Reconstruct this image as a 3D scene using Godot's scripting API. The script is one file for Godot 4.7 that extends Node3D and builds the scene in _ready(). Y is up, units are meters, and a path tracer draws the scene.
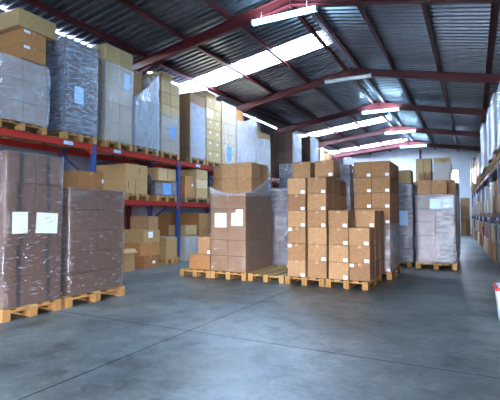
extends Node3D
# A pallet warehouse: rack of wrapped loads, floor stacks, steel roof with skylights.
# World: x to the right of the aisle axis, y up, depth d = -z (the aisle runs along -z).

var rng := RandomNumberGenerator.new()
var meshes := {}
var M := {}
var names := {}

# ---------------------------------------------------------------- roof profile
const RIDGE_X := -3.6
const WALL_L := -8.6
const WALL_R := 3.4
const EAVE_L := 5.15
const EAVE_R := 4.55
const BACK_D := -7.4
const END_D := 31.5
const FRAMES := [-7.2, -2.1, 3.4, 8.9, 14.4, 18.9, 23.8, 28.6]

func apex(d: float) -> float:
	var ds := [-20.0, 14.4, 18.9, 23.8, 28.6, 32.0]
	var hs := [6.0, 6.0, 5.86, 5.74, 5.66, 5.62]
	for i in 5:
		if d <= ds[i + 1]:
			return lerpf(hs[i], hs[i + 1], (d - ds[i]) / (ds[i + 1] - ds[i]))
	return 5.62

func roof_h(x: float, d: float) -> float:
	if x < RIDGE_X:
		return lerpf(EAVE_L, apex(d), (x - WALL_L) / (RIDGE_X - WALL_L))
	return lerpf(EAVE_R, apex(d), (x - WALL_R) / (RIDGE_X - WALL_R))

func P(x: float, h: float, d: float) -> Vector3:
	return Vector3(x, h, -d)

# ---------------------------------------------------------------- mesh helpers
class Geo:
	var v := PackedVector3Array()
	var n := PackedVector3Array()
	func tri(a: Vector3, b: Vector3, c: Vector3, out: Vector3) -> void:
		var g := (c - a).cross(b - a)
		if g.dot(out) < 0.0:
			var t := b
			b = c
			c = t
			g = -g
		g = g.normalized()
		v.append_array([a, b, c])
		n.append_array([g, g, g])
	func quad(a: Vector3, b: Vector3, c: Vector3, d: Vector3, out: Vector3) -> void:
		tri(a, b, c, out)
		tri(a, c, d, out)
	func smooth(a: Vector3, b: Vector3, c: Vector3, na: Vector3, nb: Vector3, nc: Vector3) -> void:
		if (c - a).cross(b - a).dot(na + nb + nc) < 0.0:
			v.append_array([a, c, b])
			n.append_array([na, nc, nb])
		else:
			v.append_array([a, b, c])
			n.append_array([na, nb, nc])
	# chamfered box; t places it
	func box(size: Vector3, bev: float, t := Transform3D()) -> void:
		var h := size * 0.5
		bev = minf(bev, minf(h.x, minf(h.y, h.z)) * 0.9)
		if bev <= 0.0:
			for k in 3:
				for s in [-1.0, 1.0]:
					var o := Vector3.ZERO
					o[k] = s
					var q := []
					for e in [[-1, -1], [1, -1], [1, 1], [-1, 1]]:
						var p := Vector3.ZERO
						p[k] = s * h[k]
						p[(k + 1) % 3] = e[0] * h[(k + 1) % 3]
						p[(k + 2) % 3] = e[1] * h[(k + 2) % 3]
						q.append(t * p)
					quad(q[0], q[1], q[2], q[3], t.basis * o)
			return
		var pt := func(sx: int, sy: int, sz: int, k: int) -> Vector3:
			var s := Vector3(sx, sy, sz)
			var p := Vector3(s.x * (h.x - bev), s.y * (h.y - bev), s.z * (h.z - bev))
			p[k] = s[k] * h[k]
			return t * p
		for k in 3:
			var a := (k + 1) % 3
			var b := (k + 2) % 3
			for s in [-1, 1]:
				var q := []
				for e in [[-1, -1], [1, -1], [1, 1], [-1, 1]]:
					var g := [0, 0, 0]
					g[k] = s
					g[a] = e[0]
					g[b] = e[1]
					q.append(pt.call(g[0], g[1], g[2], k))
				var o := Vector3.ZERO
				o[k] = s
				quad(q[0], q[1], q[2], q[3], t.basis * o)
			for sa in [-1, 1]:
				for sb in [-1, 1]:
					var g0 := [0, 0, 0]
					g0[a] = sa
					g0[b] = sb
					g0[k] = -1
					var g1 := g0.duplicate()
					g1[k] = 1
					var o2 := Vector3.ZERO
					o2[a] = sa
					o2[b] = sb
					quad(pt.call(g0[0], g0[1], g0[2], a), pt.call(g1[0], g1[1], g1[2], a), pt.call(g1[0], g1[1], g1[2], b), pt.call(g0[0], g0[1], g0[2], b), t.basis * o2)
		for sx in [-1, 1]:
			for sy in [-1, 1]:
				for sz in [-1, 1]:
					tri(pt.call(sx, sy, sz, 0), pt.call(sx, sy, sz, 1), pt.call(sx, sy, sz, 2), t.basis * Vector3(sx, sy, sz))
	# beam of rectangular section from a to b
	func bar(a: Vector3, b: Vector3, wide: float, high: float, bev := 0.0, up := Vector3.UP) -> void:
		var z := (b - a).normalized()
		var x := up.cross(z).normalized()
		var y := z.cross(x)
		box(Vector3(wide, high, a.distance_to(b)), bev, Transform3D(Basis(x, y, z), (a + b) * 0.5))
	func tube(a: Vector3, b: Vector3, r: float, seg := 10, r2 := -1.0) -> void:
		if r2 < 0.0:
			r2 = r
		var z := (b - a).normalized()
		var x := (Vector3.UP if absf(z.y) < 0.9 else Vector3.RIGHT).cross(z).normalized()
		var y := z.cross(x)
		for i in seg:
			var a0 := TAU * i / seg
			var a1 := TAU * (i + 1) / seg
			var n0 := x * cos(a0) + y * sin(a0)
			var n1 := x * cos(a1) + y * sin(a1)
			smooth(a + n0 * r, a + n1 * r, b + n1 * r2, n0, n1, n1)
			smooth(a + n0 * r, b + n1 * r2, b + n0 * r2, n0, n1, n0)
			tri(a, a + n0 * r, a + n1 * r, -z)
			tri(b, b + n0 * r2, b + n1 * r2, z)
	func done() -> ArrayMesh:
		var m := ArrayMesh.new()
		var arr := []
		arr.resize(Mesh.ARRAY_MAX)
		arr[Mesh.ARRAY_VERTEX] = v
		arr[Mesh.ARRAY_NORMAL] = n
		m.add_surface_from_arrays(Mesh.PRIMITIVE_TRIANGLES, arr)
		return m

func cbox(w: float, h: float, d: float, bev := 0.004) -> ArrayMesh:
	var key := "b%.3f_%.3f_%.3f_%.4f" % [w, h, d, bev]
	if not meshes.has(key):
		var g := Geo.new()
		g.box(Vector3(w, h, d), bev)
		meshes[key] = g.done()
	return meshes[key]

func numbered(called: String) -> String:
	names[called] = names.get(called, -1) + 1
	return called if names[called] == 0 else "%s_%03d" % [called, names[called]]

func part(called: String, mesh: Mesh, mat: Material, parent: Node, at := Vector3.ZERO, turn := Vector3.ZERO) -> MeshInstance3D:
	var o := MeshInstance3D.new()
	o.name = called
	o.mesh = mesh
	o.material_override = mat
	o.position = at
	o.rotation = turn
	o.cast_shadow = GeometryInstance3D.SHADOW_CASTING_SETTING_ON
	parent.add_child(o, true)
	return o

func tag(o: Node, label: String, category := "", group := "", kind := "") -> void:
	if label:
		o.set_meta("label", label)
	if category:
		o.set_meta("category", category)
	if group:
		o.set_meta("group", group)
	if kind:
		o.set_meta("kind", kind)

func thing(called: String, label: String, category: String, at: Vector3, turn := 0.0, group := "") -> Node3D:
	var o := Node3D.new()
	o.name = numbered(called)
	add_child(o)
	o.position = at
	o.rotation.y = turn
	tag(o, label, category, group)
	return o

func setting(called: String, label: String) -> Node3D:
	var o := Node3D.new()
	o.name = called
	add_child(o)
	tag(o, label, "", "", "structure")
	return o

# ---------------------------------------------------------------- materials
func noise_tex(freq: float, oct: int, c0: Color, c1: Color, s: int, kind := FastNoiseLite.TYPE_SIMPLEX_SMOOTH, size := 512) -> NoiseTexture2D:
	var f := FastNoiseLite.new()
	f.seed = s
	f.noise_type = kind
	f.frequency = freq
	f.fractal_octaves = oct
	var t := NoiseTexture2D.new()
	t.width = size
	t.height = size
	t.seamless = true
	t.noise = f
	var r := Gradient.new()
	r.set_color(0, c0)
	r.set_color(1, c1)
	t.color_ramp = r
	return t

func normal_tex(freq: float, oct: int, strength: float, s: int) -> NoiseTexture2D:
	var f := FastNoiseLite.new()
	f.seed = s
	f.frequency = freq
	f.fractal_octaves = oct
	var t := NoiseTexture2D.new()
	t.width = 512
	t.height = 512
	t.seamless = true
	t.as_normal_map = true
	t.bump_strength = strength
	t.noise = f
	return t

func mat(called: String, c: Color, rough: float, metal := 0.0, tex: Texture2D = null, scale := Vector3.ONE) -> StandardMaterial3D:
	var m := StandardMaterial3D.new()
	m.resource_name = called
	m.albedo_color = c
	m.roughness = rough
	m.metallic = metal
	if tex:
		m.albedo_texture = tex
		m.uv1_triplanar = true
		m.uv1_world_triplanar = true
		m.uv1_scale = scale
	M[called] = m
	return m

func film_mat(called: String, c: Color, alpha: float, rough: float, bump: float, scale: Vector3, nt: Texture2D) -> void:
	var m := StandardMaterial3D.new()
	m.resource_name = called
	m.transparency = BaseMaterial3D.TRANSPARENCY_ALPHA
	m.albedo_color = Color(c.r, c.g, c.b, alpha)
	m.roughness = rough
	m.metallic_specular = 0.9
	m.normal_enabled = true
	m.normal_texture = nt
	m.normal_scale = bump
	m.uv1_triplanar = true
	m.uv1_world_triplanar = true
	m.uv1_scale = scale
	m.cull_mode = BaseMaterial3D.CULL_DISABLED
	M[called] = m

func concrete_tex() -> ImageTexture:
	var n := 1024
	var im := Image.create(n, n, false, Image.FORMAT_RGB8)
	var a := FastNoiseLite.new()
	a.seed = 5
	a.frequency = 0.006
	a.fractal_octaves = 5
	var b := FastNoiseLite.new()
	b.seed = 9
	b.frequency = 0.12
	b.fractal_octaves = 3
	var c := FastNoiseLite.new()
	c.seed = 23
	c.frequency = 0.018
	c.fractal_octaves = 4
	c.domain_warp_enabled = true
	for y in n:
		for x in n:
			# blend across the border so that the tile repeats without a seam
			var u := float(x) / n
			var w := float(y) / n
			var fx := clampf((u - 0.85) / 0.15, 0.0, 1.0)
			var fy := clampf((w - 0.85) / 0.15, 0.0, 1.0)
			var big := lerpf(lerpf(a.get_noise_2d(x, y), a.get_noise_2d(x - n, y), fx), lerpf(a.get_noise_2d(x, y - n), a.get_noise_2d(x - n, y - n), fx), fy)
			var st := lerpf(lerpf(c.get_noise_2d(x, y), c.get_noise_2d(x - n, y), fx), lerpf(c.get_noise_2d(x, y - n), c.get_noise_2d(x - n, y - n), fx), fy)
			var fine := b.get_noise_2d(x, y)
			var mid := b.get_noise_2d(x * 0.3 + 300.0, y * 0.3)
			var hue := a.get_noise_2d(x * 1.4 + 900.0, y * 1.4) * sin(PI * u) * sin(PI * w)
			var g := 0.38 + 0.10 * big + 0.05 * fine + 0.05 * mid
			# pale scuffs left by wheels and pallets
			var scuff := clampf((absf(b.get_noise_2d(x * 0.06 + y * 0.02, y * 0.5 + 70.0)) - 0.42) * 3.0, 0.0, 1.0)
			g += 0.05 * scuff
			var stain := clampf((st - 0.12) * 2.6, 0.0, 1.0)
			g -= 0.10 * stain
			var light := clampf((-st - 0.2) * 2.0, 0.0, 1.0)
			g += 0.06 * light
			im.set_pixel(x, y, Color(g * (0.985 + 0.10 * hue), g * (1.0 + 0.03 * hue), g * (0.975 - 0.10 * hue)))
	return ImageTexture.create_from_image(im)

func make_materials() -> void:
	var fibre := noise_tex(0.02, 5, Color(0.86, 0.86, 0.86), Color(1, 1, 1), 3)
	var kraft := [["kraft_a", Color(0.64, 0.48, 0.325)], ["kraft_b", Color(0.60, 0.445, 0.295)], ["kraft_c", Color(0.67, 0.515, 0.355)], ["kraft_d", Color(0.545, 0.395, 0.26)],
		["tan_a", Color(0.73, 0.61, 0.42)], ["tan_b", Color(0.69, 0.56, 0.37)], ["orange_a", Color(0.69, 0.48, 0.27)], ["orange_b", Color(0.61, 0.42, 0.24)], ["brown_a", Color(0.385, 0.275, 0.205)], ["brown_b", Color(0.355, 0.25, 0.19)], ["pale_a", Color(0.83, 0.73, 0.56)]]
	for k in kraft:
		mat(k[0], k[1], 0.82, 0.0, fibre, Vector3(1.1, 1.7, 1.1))
	var grain := noise_tex(0.05, 4, Color(0.72, 0.68, 0.62), Color(1, 1, 1), 11)
	mat("wood_a", Color(0.75, 0.57, 0.33), 0.8, 0.0, grain, Vector3(3, 9, 3))
	mat("wood_b", Color(0.68, 0.50, 0.28), 0.8, 0.0, grain, Vector3(4, 8, 4))
	mat("wood_c", Color(0.70, 0.60, 0.43), 0.85, 0.0, grain, Vector3(5, 7, 5))
	mat("tape", Color(0.66, 0.50, 0.36), 0.3)
	mat("tape_dark", Color(0.17, 0.125, 0.115), 0.4)
	mat("paper", Color(0.90, 0.93, 0.96), 0.7)
	mat("paper_blue", Color(0.25, 0.58, 0.82), 0.6)
	mat("paper_pale", Color(0.66, 0.82, 0.93), 0.6)
	mat("ink", Color(0.22, 0.22, 0.25), 0.7)
	var wear := noise_tex(0.03, 4, Color(0.78, 0.78, 0.78), Color(1, 1, 1), 31)
	mat("red_steel", Color(0.36, 0.10, 0.10), 0.5, 0.0, wear, Vector3(0.7, 0.7, 0.7))
	mat("beam_red", Color(0.70, 0.14, 0.07), 0.45, 0.0, wear, Vector3(1.3, 1.3, 1.3))
	mat("beam_brown", Color(0.44, 0.27, 0.18), 0.5, 0.0, wear, Vector3(1.3, 1.3, 1.3))
	mat("upright_blue", Color(0.09, 0.25, 0.52), 0.45, 0.0, wear, Vector3(1.3, 1.3, 1.3))
	mat("galvanised", Color(0.66, 0.69, 0.73), 0.45, 0.7)
	mat("sheet", Color(0.46, 0.47, 0.49), 0.3, 0.7, noise_tex(0.02, 4, Color(0.8, 0.8, 0.8), Color(1, 1, 1), 41), Vector3(0.4, 0.4, 0.4))
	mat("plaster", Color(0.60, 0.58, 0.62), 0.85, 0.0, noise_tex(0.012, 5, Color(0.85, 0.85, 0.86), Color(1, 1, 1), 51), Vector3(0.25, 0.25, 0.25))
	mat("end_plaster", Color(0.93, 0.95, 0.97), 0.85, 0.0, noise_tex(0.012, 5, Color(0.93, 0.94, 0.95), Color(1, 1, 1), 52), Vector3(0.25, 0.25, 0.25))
	var fl := mat("concrete", Color(0.96, 0.99, 0.985), 0.5, 0.0, concrete_tex(), Vector3(0.11, 0.11, 0.11))
	fl.metallic_specular = 0.45
	fl.roughness_texture = noise_tex(0.01, 4, Color(0.72, 0.72, 0.72), Color(1, 1, 1), 61)
	mat("joint_filler", Color(0.16, 0.17, 0.18), 1.0).metallic_specular = 0.1
	mat("asphalt", Color(0.62, 0.62, 0.60), 0.9, 0.0, noise_tex(0.1, 3, Color(0.85, 0.85, 0.85), Color(1, 1, 1), 71), Vector3(0.3, 0.3, 0.3))
	mat("fixture", Color(0.80, 0.82, 0.84), 0.45)
	var tb := mat("tube_lit", Color(0.9, 0.95, 1.0), 0.4)
	tb.emission_enabled = true
	tb.emission = Color(0.62, 0.86, 1.0)
	tb.emission_energy_multiplier = 8.0
	mat("tube_off", Color(0.80, 0.82, 0.82), 0.35)
	mat("black_plastic", Color(0.06, 0.065, 0.08), 0.35)
	mat("white_plastic", Color(0.86, 0.88, 0.90), 0.4)
	mat("red_plastic", Color(0.75, 0.12, 0.08), 0.4)
	mat("yellow_plastic", Color(0.88, 0.72, 0.12), 0.4)
	mat("navy_plastic", Color(0.06, 0.10, 0.20), 0.4)
	mat("teal_plastic", Color(0.10, 0.42, 0.45), 0.4)
	mat("green_plastic", Color(0.12, 0.42, 0.26), 0.45)
	var gl := StandardMaterial3D.new()
	gl.resource_name = "skylight_sheet"
	gl.transparency = BaseMaterial3D.TRANSPARENCY_ALPHA
	gl.albedo_color = Color(0.95, 0.97, 1.0, 0.18)
	gl.roughness = 0.2
	M["skylight_sheet"] = gl
	var na := normal_tex(0.012, 5, 20.0, 81)
	film_mat("film_clear", Color(0.80, 0.84, 0.90), 0.03, 0.12, 1.0, Vector3(0.8, 3.4, 0.8), na)
	film_mat("film_silver", Color(0.78, 0.86, 0.98), 0.18, 0.12, 0.55, Vector3(0.9, 2.6, 0.9), na)
	film_mat("film_thin", Color(0.70, 0.80, 1.0), 0.12, 0.10, 0.35, Vector3(0.9, 2.2, 0.9), na)
	film_mat("film_crumpled", Color(0.86, 0.91, 0.97), 0.30, 0.10, 0.4, Vector3(1.2, 0.8, 1.2), na)
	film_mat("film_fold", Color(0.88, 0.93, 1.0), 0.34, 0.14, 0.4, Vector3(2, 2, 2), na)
	film_mat("film_milky", Color(0.90, 0.94, 0.98), 0.34, 0.15, 0.5, Vector3(1.2, 0.7, 1.2), na)

# ---------------------------------------------------------------- builders
# tones: list of material names to pick from
const KRAFT := ["kraft_a", "kraft_b", "kraft_c", "kraft_a", "kraft_b", "kraft_d"]
const TAN := ["tan_a", "tan_b", "tan_a"]
const ORANGE := ["orange_a", "orange_b"]
const BROWN := ["brown_a", "brown_b"]
const PALE := ["pale_a", "tan_a"]

func pick(a: Array) -> String:
	return a[rng.randi() % a.size()]

# children of one closed carton: body, two top flaps, tape, sticker. size = (x, y, z); origin at the base centre
func carton_parts(o: Node3D, s: Vector3, tone: String, opts := {}) -> void:
	var ft := 0.005
	if o is MeshInstance3D:
		o.mesh = cbox(s.x, s.y - ft, s.z)
		o.material_override = M[tone]
	var cy := 0.0 if o is MeshInstance3D else (s.y - ft) * 0.5
	if not o is MeshInstance3D:
		part("body", cbox(s.x, s.y - ft, s.z), M[tone], o, Vector3(0, cy, 0))
	var top := cy + (s.y - ft) * 0.5
	var along_x: bool = opts.get("seam_x", s.x > s.z)
	if opts.get("flaps", true):
		for k in [-1, 1]:
			if along_x:
				part("flap", cbox(s.x - 0.004, ft, s.z * 0.5 - 0.004, 0.002), M[tone], o, Vector3(0, top + ft * 0.5, k * s.z * 0.25))
			else:
				part("flap", cbox(s.x * 0.5 - 0.004, ft, s.z - 0.004, 0.002), M[tone], o, Vector3(k * s.x * 0.25, top + ft * 0.5, 0))
		if opts.get("tape", true):
			var tm: Material = M[opts.get("tape_mat", "tape")]
			if along_x:
				part("tape", cbox(s.x + 0.002, 0.0016, 0.05, 0.0), tm, o, Vector3(0, top + ft + 0.0008, 0))
				for k in [-1, 1]:
					part("tape", cbox(0.0016, 0.045, 0.05, 0.0), tm, o, Vector3(k * (s.x * 0.5 + 0.0008), top - 0.02, 0))
			else:
				part("tape", cbox(0.05, 0.0016, s.z + 0.002, 0.0), tm, o, Vector3(0, top + ft + 0.0008, 0))
				for k in [-1, 1]:
					part("tape", cbox(0.05, 0.045, 0.0016, 0.0), tm, o, Vector3(0, top - 0.02, k * (s.z * 0.5 + 0.0008)))
	for st in opts.get("stickers", []):
		# [face, u, v, w, h, material]: u, v from the face's lower corner nearest -x (front) or +z (side), in shares of the face
		var pm: Material = M[st[5] if st.size() > 5 else "paper"]
		if st[0] == "front":
			part("sticker", cbox(st[3], st[4], 0.0016, 0.0), pm, o, Vector3((st[1] - 0.5) * s.x, cy - (s.y - ft) * 0.5 + st[2] * (s.y - ft), s.z * 0.5 + 0.0011))
		else:
			part("sticker", cbox(0.0016, st[4], st[3], 0.0), pm, o, Vector3(s.x * 0.5 + 0.0011, cy - (s.y - ft) * 0.5 + st[2] * (s.y - ft), (0.5 - st[1]) * s.z))

# a loose carton: x range, depth range, height range
func carton(label: String, group: String, x0: float, x1: float, d0: float, d1: float, h0: float, h1: float, tone: String, opts := {}) -> Node3D:
	var o := thing(opts.get("name", "carton"), label, "carton", P((x0 + x1) * 0.5, h0, (d0 + d1) * 0.5), opts.get("turn", 0.0), group)
	carton_parts(o, Vector3(x1 - x0, h1 - h0 - 0.003, d1 - d0), tone, opts)
	return o

# wooden pallet; "w" is the side with three blocks facing +z before the turn, "l" the length of the deck boards
func pallet(label: String, x: float, h: float, d: float, w := 0.8, l := 1.2, turn := 0.0, group := "", tone := "") -> Node3D:
	var o := thing("pallet", label, "pallet", P(x, h, d), turn, group)
	var wa: String = tone if tone else pick(["wood_a", "wood_b", "wood_a", "wood_c"])
	var wb: String = tone if tone else pick(["wood_a", "wood_b", "wood_c"])
	var bw := 0.1
	for k in 3:
		var bx := (k - 1) * (w - bw) * 0.5
		part("bottom_board", cbox(bw, 0.022, l, 0.003), M[wb], o, Vector3(bx, 0.011, 0))
		for j in 3:
			part("block", cbox(bw, 0.078, 0.145, 0.003), M[wa if (k + j) % 2 else wb], o, Vector3(bx, 0.061, (j - 1) * (l - 0.145) * 0.5))
	for j in 3:
		part("stringer_board", cbox(w, 0.022, 0.145, 0.003), M[wb], o, Vector3(0, 0.111, (j - 1) * (l - 0.145) * 0.5))
	for k in 5:
		var dw := minf(0.1, (w - 0.145) * 0.25 * 0.68)
		part("deck_board", cbox(dw, 0.022, l, 0.003), M[[wa, wb, "wood_c"][(k * 7 + int(absf(x * 10))) % 3]], o, Vector3((k - 2) * (w - dw) * 0.25, 0.133, 0))
	return o

# stretch film round a block of cartons: wrinkled sheet whose upper rim runs through four corner heights
# corners in order (-x,+z) (+x,+z) (+x,-z) (-x,-z), heights above the load's base
func film(o: Node3D, s: Vector3, tops: Array, mname: String, amp: float, sd: int, sag := 0.0, base := 0.004, rope := false, step := 0.06, faces := [0, 1, 2, 3], dense := 1.0) -> MeshInstance3D:
	var f := FastNoiseLite.new()
	f.seed = sd
	f.frequency = 1.0
	f.fractal_octaves = 3
	var hx := s.x * 0.5 + 0.006
	var hz := s.z * 0.5 + 0.006
	var c := [Vector2(-hx, hz), Vector2(hx, hz), Vector2(hx, -hz), Vector2(-hx, -hz)]
	var ring := []          # [pos2, out2, top]
	for k in 4:
		var a: Vector2 = c[k]
		var b: Vector2 = c[(k + 1) % 4]
		var steps := int(maxf(6.0, a.distance_to(b) / step))
		var nrm := Vector2((b - a).y, -(b - a).x).normalized()
		if nrm.dot((a + b) * 0.5) < 0.0:
			nrm = -nrm
		for i in steps:
			var t := float(i) / steps
			var hgt := lerpf(tops[k], tops[(k + 1) % 4], t) - sag * sin(PI * t)
			var nn := nrm if i > 0 else (nrm + Vector2(sign(a.x), sign(a.y))).normalized()
			ring.append([a.lerp(b, t), nn, hgt, k])
	var rows := int(maxf(8.0, s.y / step))
	var g := Geo.new()
	var pts := []
	for r in rows + 1:
		var line := []
		for i in ring.size():
			var q: Array = ring[i]
			var v := float(r) / rows
			var y: float = lerpf(base, q[2], v)
			var p2: Vector2 = q[0]
			var w := f.get_noise_3d(p2.x * 3.0, y * 9.0 + p2.y * 1.2, p2.y * 3.0) * 0.6 + f.get_noise_3d(p2.x * 11.0 + 40.0, y * 7.0, p2.y * 11.0) * 0.4
			if step < 0.05:
				w = 0.5 - absf(f.get_noise_3d(p2.x * 2.6, y * 1.3 + p2.y * 2.0 + p2.x, p2.y * 2.6)) * 2.4 + w * 0.2
			var rim := 0.0 if y < s.y else -0.004 * (y - s.y) / 0.1
			var off: float = amp * (0.5 + w) + rim
			var nn2: Vector2 = q[1]
			var e := p2 + nn2 * maxf(off, -0.05 if y > s.y else 0.0)
			line.append(Vector3(e.x, y, e.y))
		pts.append(line)
	var cnt := ring.size()
	var nv := []
	for r in rows + 1:
		var line := []
		for i in cnt:
			var du: Vector3 = pts[r][(i + 1) % cnt] - pts[r][(i + cnt - 1) % cnt]
			var dv: Vector3 = pts[mini(r + 1, rows)][i] - pts[maxi(r - 1, 0)][i]
			var nm := du.cross(dv).normalized()
			var q2: Vector2 = ring[i][1]
			if nm.dot(Vector3(q2.x, 0, q2.y)) < 0.0:
				nm = -nm
			line.append(nm)
		nv.append(line)
	for r in rows:
		for i in cnt:
			var j := (i + 1) % cnt
			if not ring[i][3] in faces:
				continue
			g.smooth(pts[r][i], pts[r][j], pts[r + 1][j], nv[r][i], nv[r][j], nv[r + 1][j])
			g.smooth(pts[r][i], pts[r + 1][j], pts[r + 1][i], nv[r][i], nv[r + 1][j], nv[r + 1][i])
	var sheet := part("stretch_film", g.done(), M[mname], o)
	# film creases, their pale colour also painting glints, mostly on the two shown faces
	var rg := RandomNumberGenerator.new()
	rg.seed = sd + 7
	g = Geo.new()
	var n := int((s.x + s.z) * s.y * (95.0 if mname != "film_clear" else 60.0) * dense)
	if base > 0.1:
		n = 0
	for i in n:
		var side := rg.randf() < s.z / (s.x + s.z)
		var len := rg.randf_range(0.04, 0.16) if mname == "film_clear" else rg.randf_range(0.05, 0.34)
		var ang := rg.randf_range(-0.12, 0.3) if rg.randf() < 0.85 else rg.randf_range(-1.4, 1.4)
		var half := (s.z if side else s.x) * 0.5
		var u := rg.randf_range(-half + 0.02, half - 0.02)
		if dense > 1.5 and not side and rg.randf() < 0.75:  # crowds pale creases to one side to paint in a reflection
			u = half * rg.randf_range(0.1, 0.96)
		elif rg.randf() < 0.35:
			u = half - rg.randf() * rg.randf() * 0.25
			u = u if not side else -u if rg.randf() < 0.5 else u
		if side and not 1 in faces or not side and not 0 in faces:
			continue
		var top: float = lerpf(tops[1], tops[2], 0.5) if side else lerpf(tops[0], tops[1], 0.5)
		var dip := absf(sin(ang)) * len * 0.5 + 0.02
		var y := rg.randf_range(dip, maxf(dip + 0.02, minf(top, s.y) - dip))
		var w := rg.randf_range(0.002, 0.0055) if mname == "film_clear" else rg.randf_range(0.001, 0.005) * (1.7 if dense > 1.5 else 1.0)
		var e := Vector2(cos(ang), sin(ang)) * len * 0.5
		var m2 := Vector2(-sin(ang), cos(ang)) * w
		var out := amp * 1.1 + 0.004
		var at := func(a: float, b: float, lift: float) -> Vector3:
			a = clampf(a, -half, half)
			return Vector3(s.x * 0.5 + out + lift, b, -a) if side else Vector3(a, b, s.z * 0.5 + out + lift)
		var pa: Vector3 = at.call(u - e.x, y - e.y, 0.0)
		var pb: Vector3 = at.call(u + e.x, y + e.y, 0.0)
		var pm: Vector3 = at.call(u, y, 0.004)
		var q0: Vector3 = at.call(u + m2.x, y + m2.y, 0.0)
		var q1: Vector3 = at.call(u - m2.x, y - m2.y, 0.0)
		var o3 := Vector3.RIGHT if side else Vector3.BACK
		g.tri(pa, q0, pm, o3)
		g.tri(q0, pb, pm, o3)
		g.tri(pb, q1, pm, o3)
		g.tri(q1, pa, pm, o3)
	if n > 0:
		tag(part("film_crease_glint", g.done(), M["film_fold"], o), "", "", "", "stuff")
	# bunched rim where the film stands free above the cartons
	if rope:
		for k in 2:
			g = Geo.new()
			var last := Vector3.ZERO
			for i in 13:
				var t := i / 12.0
				var a: Vector2 = c[k]
				var b: Vector2 = c[k + 1]
				var q := a.lerp(b, t)
				var p := Vector3(q.x, lerpf(tops[k], tops[k + 1], t) - sag * sin(PI * t) + 0.014 * sin(t * 23.0) + 0.01 * sin(t * 51.0), q.y) + (Vector3(0, 0, 0.006 + amp * 0.5) if k == 0 else Vector3(0.006 + amp * 0.5, 0, 0))
				if i > 0:
					g.tube(last, p, 0.0035 + 0.003 * absf(sin(t * 9.0)), 6)
				last = p
			part("film_rim", g.done(), M["film_fold"], o)
	return sheet

# wrapped block of cartons standing on a pallet. n = (columns along x, rows, columns along z)
func stack_block(label: String, x0: float, x1: float, d0: float, d1: float, h0: float, h1: float, n: Vector3i, tones: Array, opts := {}) -> Node3D:
	var o := thing(opts.get("name", "wrapped_load"), label, "pallet load", P((x0 + x1) * 0.5, h0, (d0 + d1) * 0.5), opts.get("turn", 0.0), opts.get("group", ""))
	var s := Vector3(x1 - x0, h1 - h0, d1 - d0)
	var c := Vector3(s.x / n.x, s.y / n.y, s.z / n.z)
	var gap := 0.005
	var one := pick(tones)
	for iy in n.y:
		for ix in n.x:
			for iz in n.z:
				if ix > 0 and ix < n.x - 1 and iz > 0 and iz < n.z - 1 and iy < n.y - 1:
					continue
				var b := MeshInstance3D.new()
				b.name = "carton"
				o.add_child(b, true)
				b.position = Vector3(-s.x * 0.5 + (ix + 0.5) * c.x, (iy + 0.5) * c.y, -s.z * 0.5 + (iz + 0.5) * c.z)
				b.position += Vector3(rng.randf_range(-1, 1), 0, rng.randf_range(-1, 1)) * 0.002
				var co := {"flaps": iy == n.y - 1, "tape": opts.get("tape", false)}
				if opts.has("stickers") and (iz == n.z - 1 or ix == n.x - 1):
					co.stickers = opts.stickers
				carton_parts(b, c - Vector3(gap, 0.002, gap), one if rng.randf() < 0.85 else pick(tones), co)
				if opts.get("straps", false):
					if ix == n.x - 1:
						part("tape", cbox(0.0016, c.y - 0.004, 0.055, 0.0), M["tape_dark"], b, Vector3(c.x * 0.5 - gap * 0.5 + 0.0012, 0, rng.randf_range(-0.02, 0.02)))
					if iz == n.z - 1:
						part("tape", cbox(0.055, c.y - 0.004, 0.0016, 0.0), M["tape_dark"], b, Vector3(rng.randf_range(-0.02, 0.02), 0, c.z * 0.5 - gap * 0.5 + 0.0012))
	if opts.has("film"):
		var tops: Array = opts.get("tops", [s.y + 0.01, s.y + 0.01, s.y + 0.01, s.y + 0.01])
		film(o, s, tops, opts.film, opts.get("amp", 0.012), rng.randi() % 1000, opts.get("sag", 0.0), 0.004, opts.get("rope", false), opts.get("step", 0.06), opts.get("faces", [0, 1, 2, 3]), opts.get("dense", 1.0))
	if opts.has("skirt"):
		film(o, s + Vector3(0.01, 0, 0.01), opts.tops, "film_silver", 0.014, 5, opts.get("sag", 0.0), opts.skirt, false, 0.05)
	for st in opts.get("sheets", []):
		# [face, centre along the face in metres (x for front, depth for side), centre height above base, w, h, material, tilt]
		var off := 0.002
		var tilt: float = st[6] if st.size() > 6 else 0.0
		var nd: MeshInstance3D
		if st[0] == "front":
			nd = part("document_sheet", cbox(st[3], st[4], 0.002, 0.0), M[st[5]], o, Vector3(st[1] - (x0 + x1) * 0.5, st[2], s.z * 0.5 + off), Vector3(0, 0, tilt))
		else:
			nd = part("document_sheet", cbox(0.002, st[4], st[3], 0.0), M[st[5]], o, Vector3(s.x * 0.5 + off, st[2], (d0 + d1) * 0.5 - st[1]), Vector3(tilt, 0, 0))
		tag(nd, "printed sheet taped under the film")
	return o

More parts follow.
